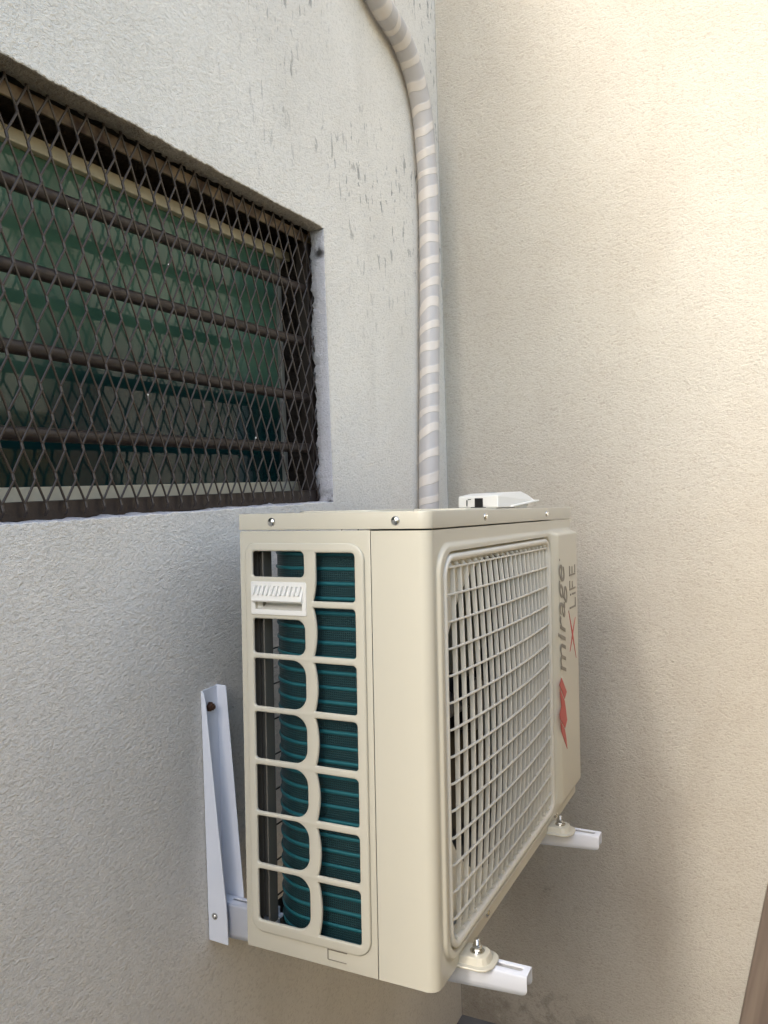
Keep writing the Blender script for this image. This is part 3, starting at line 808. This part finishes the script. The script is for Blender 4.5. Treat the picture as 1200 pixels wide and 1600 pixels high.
# feet -------------------------------------------------------------------
def make_foot(dx):
    out = [(.063, .022), (.063, -.027), (.066, -.034), (.073, -.0390), (.079, -.0405), (.095, -.0405), (.102, -.038), (.1075, -.032), (.1095, -.024), (.1095, .022)]
    q = plate('foot', [(x+dx, y) for x, y in out], [], .0030, .0012, F_xy(.0006), M['ac'], ac, 30)
    inn = [(.068, .020), (.068, -.024), (.0705, -.030), (.0755, -.0340), (.081, -.0355), (.092, -.0355), (.098, -.0340), (.1025, -.029), (.1045, -.022), (.1045, .020)]
    bm = bmesh.new(); lo = [bm.verts.new((x+dx, y, .0016)) for x, y in inn]
    c = Vector((.0865, -.004)); hi = [bm.verts.new((c.x+(x-c.x)*.84+dx, c.y+(y-c.y)*.89, .0105)) for x, y in inn]
    for i in range(len(inn)): bm.faces.new((lo[i], lo[(i+1) % len(inn)], hi[(i+1) % len(inn)], hi[i]))
    bm.faces.new(hi); s_ = obj('tmp', bm, M['ac'], ac); join_into(q, s_)
    b = q.modifiers.new('bevel', 'BEVEL'); b.width = .0012; b.segments = 2; b.limit_method = 'ANGLE'; b.angle_limit = R(35)
    bx, by = .0865+dx, -.0175
    bm = bmesh.new(); lathe(bm, (bx, by, .0105), (0, 0, 1), [(0, .0088), (.0012, .0088), (.0013, .0066), (.0030, .0066), (.0031, 0)], 24)
    lathe(bm, (bx, by, .0136), (0, 0, 1), [(0, .0058), (.0045, .0058), (.0050, .0050), (.0050, .0)], 6)
    pr = []
    for i in range(9): pr += [(.0051+.0008*i, .0030), (.0055+.0008*i, .0034)]
    lathe(bm, (bx, by, .0136), (0, 0, 1), [(0.005, 0)]+pr+[(.0124, .0028), (.0126, 0)], 20)
    obj('bolt', bm, M['steel'], q, 40)
make_foot(0); make_foot(.425)

# ------------------------------------------------------------------ wall brackets
br = empty('wall_bracket', (.078, YW, -.0035))
tag(br, 'white steel wall bracket nearest the camera, its upright in view under the window', 'bracket', 'brackets carrying the air conditioner')
AL = YW+.081      # arm length; local y runs -AL .. 0
bm = bmesh.new()
def channel_arm():
    w_ = .0245
    slots = [[(x, y) for x, y in (list(arc(.0130, -AL+.012, .0044, 180, 360, 6))+list(arc(.0130, -AL+.042, .0044, 0, 180, 6)))],
             [(x, y) for x, y in (list(arc(.0150, -.060, .0030, 180, 360, 6))+list(arc(.0150, -.030, .0030, 0, 180, 6)))]]
    top = plate('arm', [(0.0025, -AL), (w_-.0025, -AL), (w_-.0025, -.010), (.0025, -.010)], slots, .0020, .0002, F_xy(-.0010), M['bracket'], br, 30)
    bm = bmesh.new()
    for x0, sg in ((0, 1), (w_, -1)):
        pr = [(x0+sg*.0026, 0), (x0+sg*.0016, -.0003), (x0+sg*.0007, -.0009), (x0+sg*.0002, -.0018), (x0, -.0030)]
        outer = []
        for yy_, dz in ((-AL, -.0235), (-.010, -.0500)):
            outer.append([Vector((x, yy_, z)) for x, z in pr]+[Vector((x0, yy_, dz))])
        # bottom front corner is rounded: the front profile steps back
        A = outer[0]; B = outer[1]
        fr = A[:-1]+[Vector((x0, -AL+a, -.0235+b_+.0*a)) for a, b_ in ((0, .006), (.0008, .003), (.0028, .0009), (.006, -.0002))]
        va = [bm.verts.new(p) for p in fr]; vb = [bm.verts.new(p) for p in B[:-1]]+[bm.verts.new(Vector((x0, -.010, -.003-(.047)*t_))) for t_ in (.3, .6, .85, 1)]
        for i in range(len(va)-1): bm.faces.new((va[i], va[i+1], vb[i+1], vb[i]))
    s_ = obj('tmp', bm, M['bracket'], br, 60)
    sl = s_.modifiers.new('s', 'SOLIDIFY'); sl.thickness = .002; sl.offset = -1
    dg = bpy.context.evaluated_depsgraph_get(); me = bpy.data.meshes.new_from_object(s_.evaluated_get(dg))
    old = s_.data; s_.data = me
    join_into(top, s_); return top
bm.free()
channel_arm()
# upright: channel with tapering flanges (local: x 0 = near flange face, wall at y 0)
bm = bmesh.new()
zt, zb2 = .3030, -.0530; xn, xf = -.0095, .0270
def quadbox(pts, t_vec):
    v1 = [bm.verts.new(p) for p in pts]; v2 = [bm.verts.new(Vector(p)+Vector(t_vec)) for p in pts]
    bm.faces.new(v1); bm.faces.new(v2)
    for i in range(len(pts)): bm.faces.new((v1[i], v1[(i+1) % len(pts)], v2[(i+1) % len(pts)], v2[i]))
quadbox([(xn, -.0012, zb2), (xn, -.0345, zb2-.001), (xn, -.0335, -.004), (xn, -.0090, zt-.016), (xn, -.0065, zt-.004), (xn, -.0012, zt)], (.0018, 0, 0))
quadbox([(xf, -.0012, zb2+.004), (xf, -.0380, zb2+.02), (xf, -.0380, .004), (xf, -.0185, zt+.001), (xf, -.0012, zt+.002)], (-.0018, 0, 0))
quadbox([(xn+.0019, -.0030, zb2), (xf-.0019, -.0030, zb2), (xf-.0019, -.0030, zt+.001), (xn+.0019, -.0030, zt)], (0, .0018, 0))
up = obj('upright', bm, M['bracket'], br, bevel=.0007)
screw((xn-.0001, -.0130, -.0165), (-1, 0, 0), up, .0036)
bm = bmesh.new(); lathe(bm, (.0065, -.0032, .277), (0, -1, 0), [(0, .0075), (.0014, .0075), (.0015, .0055), (.006, .0055), (.0065, .003), (.009, .003), (.009, 0)], 6); obj('wall_bolt', bm, M['rust'], up, 30)
def copy_tree(o, parent=None):
    c = o.copy(); COL.objects.link(c)
    if parent: c.parent = parent
    for ch in [x for x in list(COL.objects) if x.parent == o]: copy_tree(ch, c)
    return c
b2 = copy_tree(br); b2.location = (.078+.438, YW, -.0140)
tag(b2, 'farther white steel wall bracket, only its short tip showing beyond the fan grille', 'bracket', 'brackets carrying the air conditioner')

# ------------------------------------------------------------------ wrapped pipe
def catmull(P, n_):
    out = []
    for i in range(1, len(P)-2):
        p0, p1, p2, p3 = [Vector(p) for p in P[i-1:i+3]]
        for k in range(n_):
            t_ = k/n_
            out.append(.5*((2*p1)+(-p0+p2)*t_+(2*p0-5*p1+4*p2-p3)*t_*t_+(-p0+3*p1-3*p2+p3)*t_**3))
    return out
YP = .3545
P = [(.30, YP, 1.70), (.42, YP, 1.67), (.56, YP, 1.625), (.666, YP, 1.577), (.768, YP, 1.556), (.830, YP, 1.520), (.868, YP, 1.474), (.892, YP, 1.409), (.908, YP, 1.268), (.905, YP, 1.119), (.885, YP, .84), (.862, YP, .555), (.850, YP, .35), (.835, YP-.01, .22), (.80, YP-.06, .14), (.76, YP-.11, .12), (.72, YP-.13, .12), (.69, YP-.13, .12)]
pts = catmull(P, 22); bm = bmesh.new()
L = 0; rads = []
for i, p in enumerate(pts):
    if i: L += (p-pts[i-1]).length
    rads.append(.0232+.0010*noise.noise(Vector((L*16, 0, 0)))+.0005*noise.noise(Vector((L*60, 3, 0))))
tube(bm, pts, .022, 36, uvscale=1, rads=rads)
pipe = obj('insulated_pipe', bm, M['tape'], None, 60)
tag(pipe, 'tape wrapped refrigerant pipe bundle curving down the wall beside the corner', 'pipe')

# ------------------------------------------------------------------ plastic cover on the unit
pc = empty('plastic_cover', (.475, .066, .5400), (0, RHO, R(-8)))
tag(pc, 'small white plastic cover with a black block, lying on the air conditioner', 'plastic cover')
bm = bmesh.new()
S = [(0, 0, .0015), (.0, 0, .0215), (.03, .004, .0262), (.105, .004, .0285), (.135, .004, .0225), (.158, .002, .0140), (.160, .0, .0110), (.06, 0, .0015)]
S = [(x, y_, z*1.05 if z > .002 else z) for x, y_, z in S]
A = [bm.verts.new((x, y_, z)) for x, y_, z in S]; B = [bm.verts.new((x+.002, .078-y_*2, z-.001 if z > .003 else z)) for x, y_, z in S]
for i in range(len(S)): bm.faces.new((A[i], A[(i+1) % len(S)], B[(i+1) % len(S)], B[i]))
bm.faces.new(A); bm.faces.new(B)
shell = obj('shell', bm, M['plastic'], pc, bevel=.0025, seg=3)
bm = bmesh.new()
v = [bm.verts.new(p) for p in ((.050, -.004, .0045), (.166, -.004, .0150), (.166, .080, .0150), (.050, .080, .0045))]
v2 = [bm.verts.new(vv.co+Vector((0, 0, -.0026))) for vv in v]
bm.faces.new(v); bm.faces.new(v2)
for i in range(4): bm.faces.new((v[i], v[(i+1) % 4], v2[(i+1) % 4], v2[i]))
box(bm, (.075, .004, .0005), (.125, .070, .0055)); box(bm, (.12, .012, .0005), (.150, .060, .0090))
obj('rim', bm, M['plastic'], pc, bevel=.0006)
bm = bmesh.new(); box(bm, (-.0015, .0290, .0006), (.010, .0440, .0180)); box(bm, (-.0050, .0240, .0004), (.006, .0500, .0028)); obj('black_block', bm, M['black'], pc, bevel=.0006)
bm = bmesh.new(); box(bm, (-.0006, .0590, .0050), (.001, .0605, .0150)); box(bm, (-.0006, .0520, .0155), (.001, .0570, .0168)); obj('slot', bm, M['black'], shell)
bm = bmesh.new(); lathe(bm, (.055, .040, .0280), (0, 0, 1), [(0, .011), (.0004, .011), (.0008, .0095), (.0008, 0)], 28); o = obj('button', bm, simple('grey_plastic', (.33, .34, .34), .4), shell, 40)

# ------------------------------------------------------------------ leaning board
bm = bmesh.new()
LB = 2.55
box(bm, (-.010, -.24, 0), (.010, 0, LB))
bd = obj('wooden_board', bm, M['wood'], None, bevel=.003)
bd.location = (XC-.016, -.238, ZF+.003); bd.rotation_euler = (R(10.9), 0, 0)
tag(bd, 'brown wooden board leaning sideways at the right edge, against the end wall', 'board')
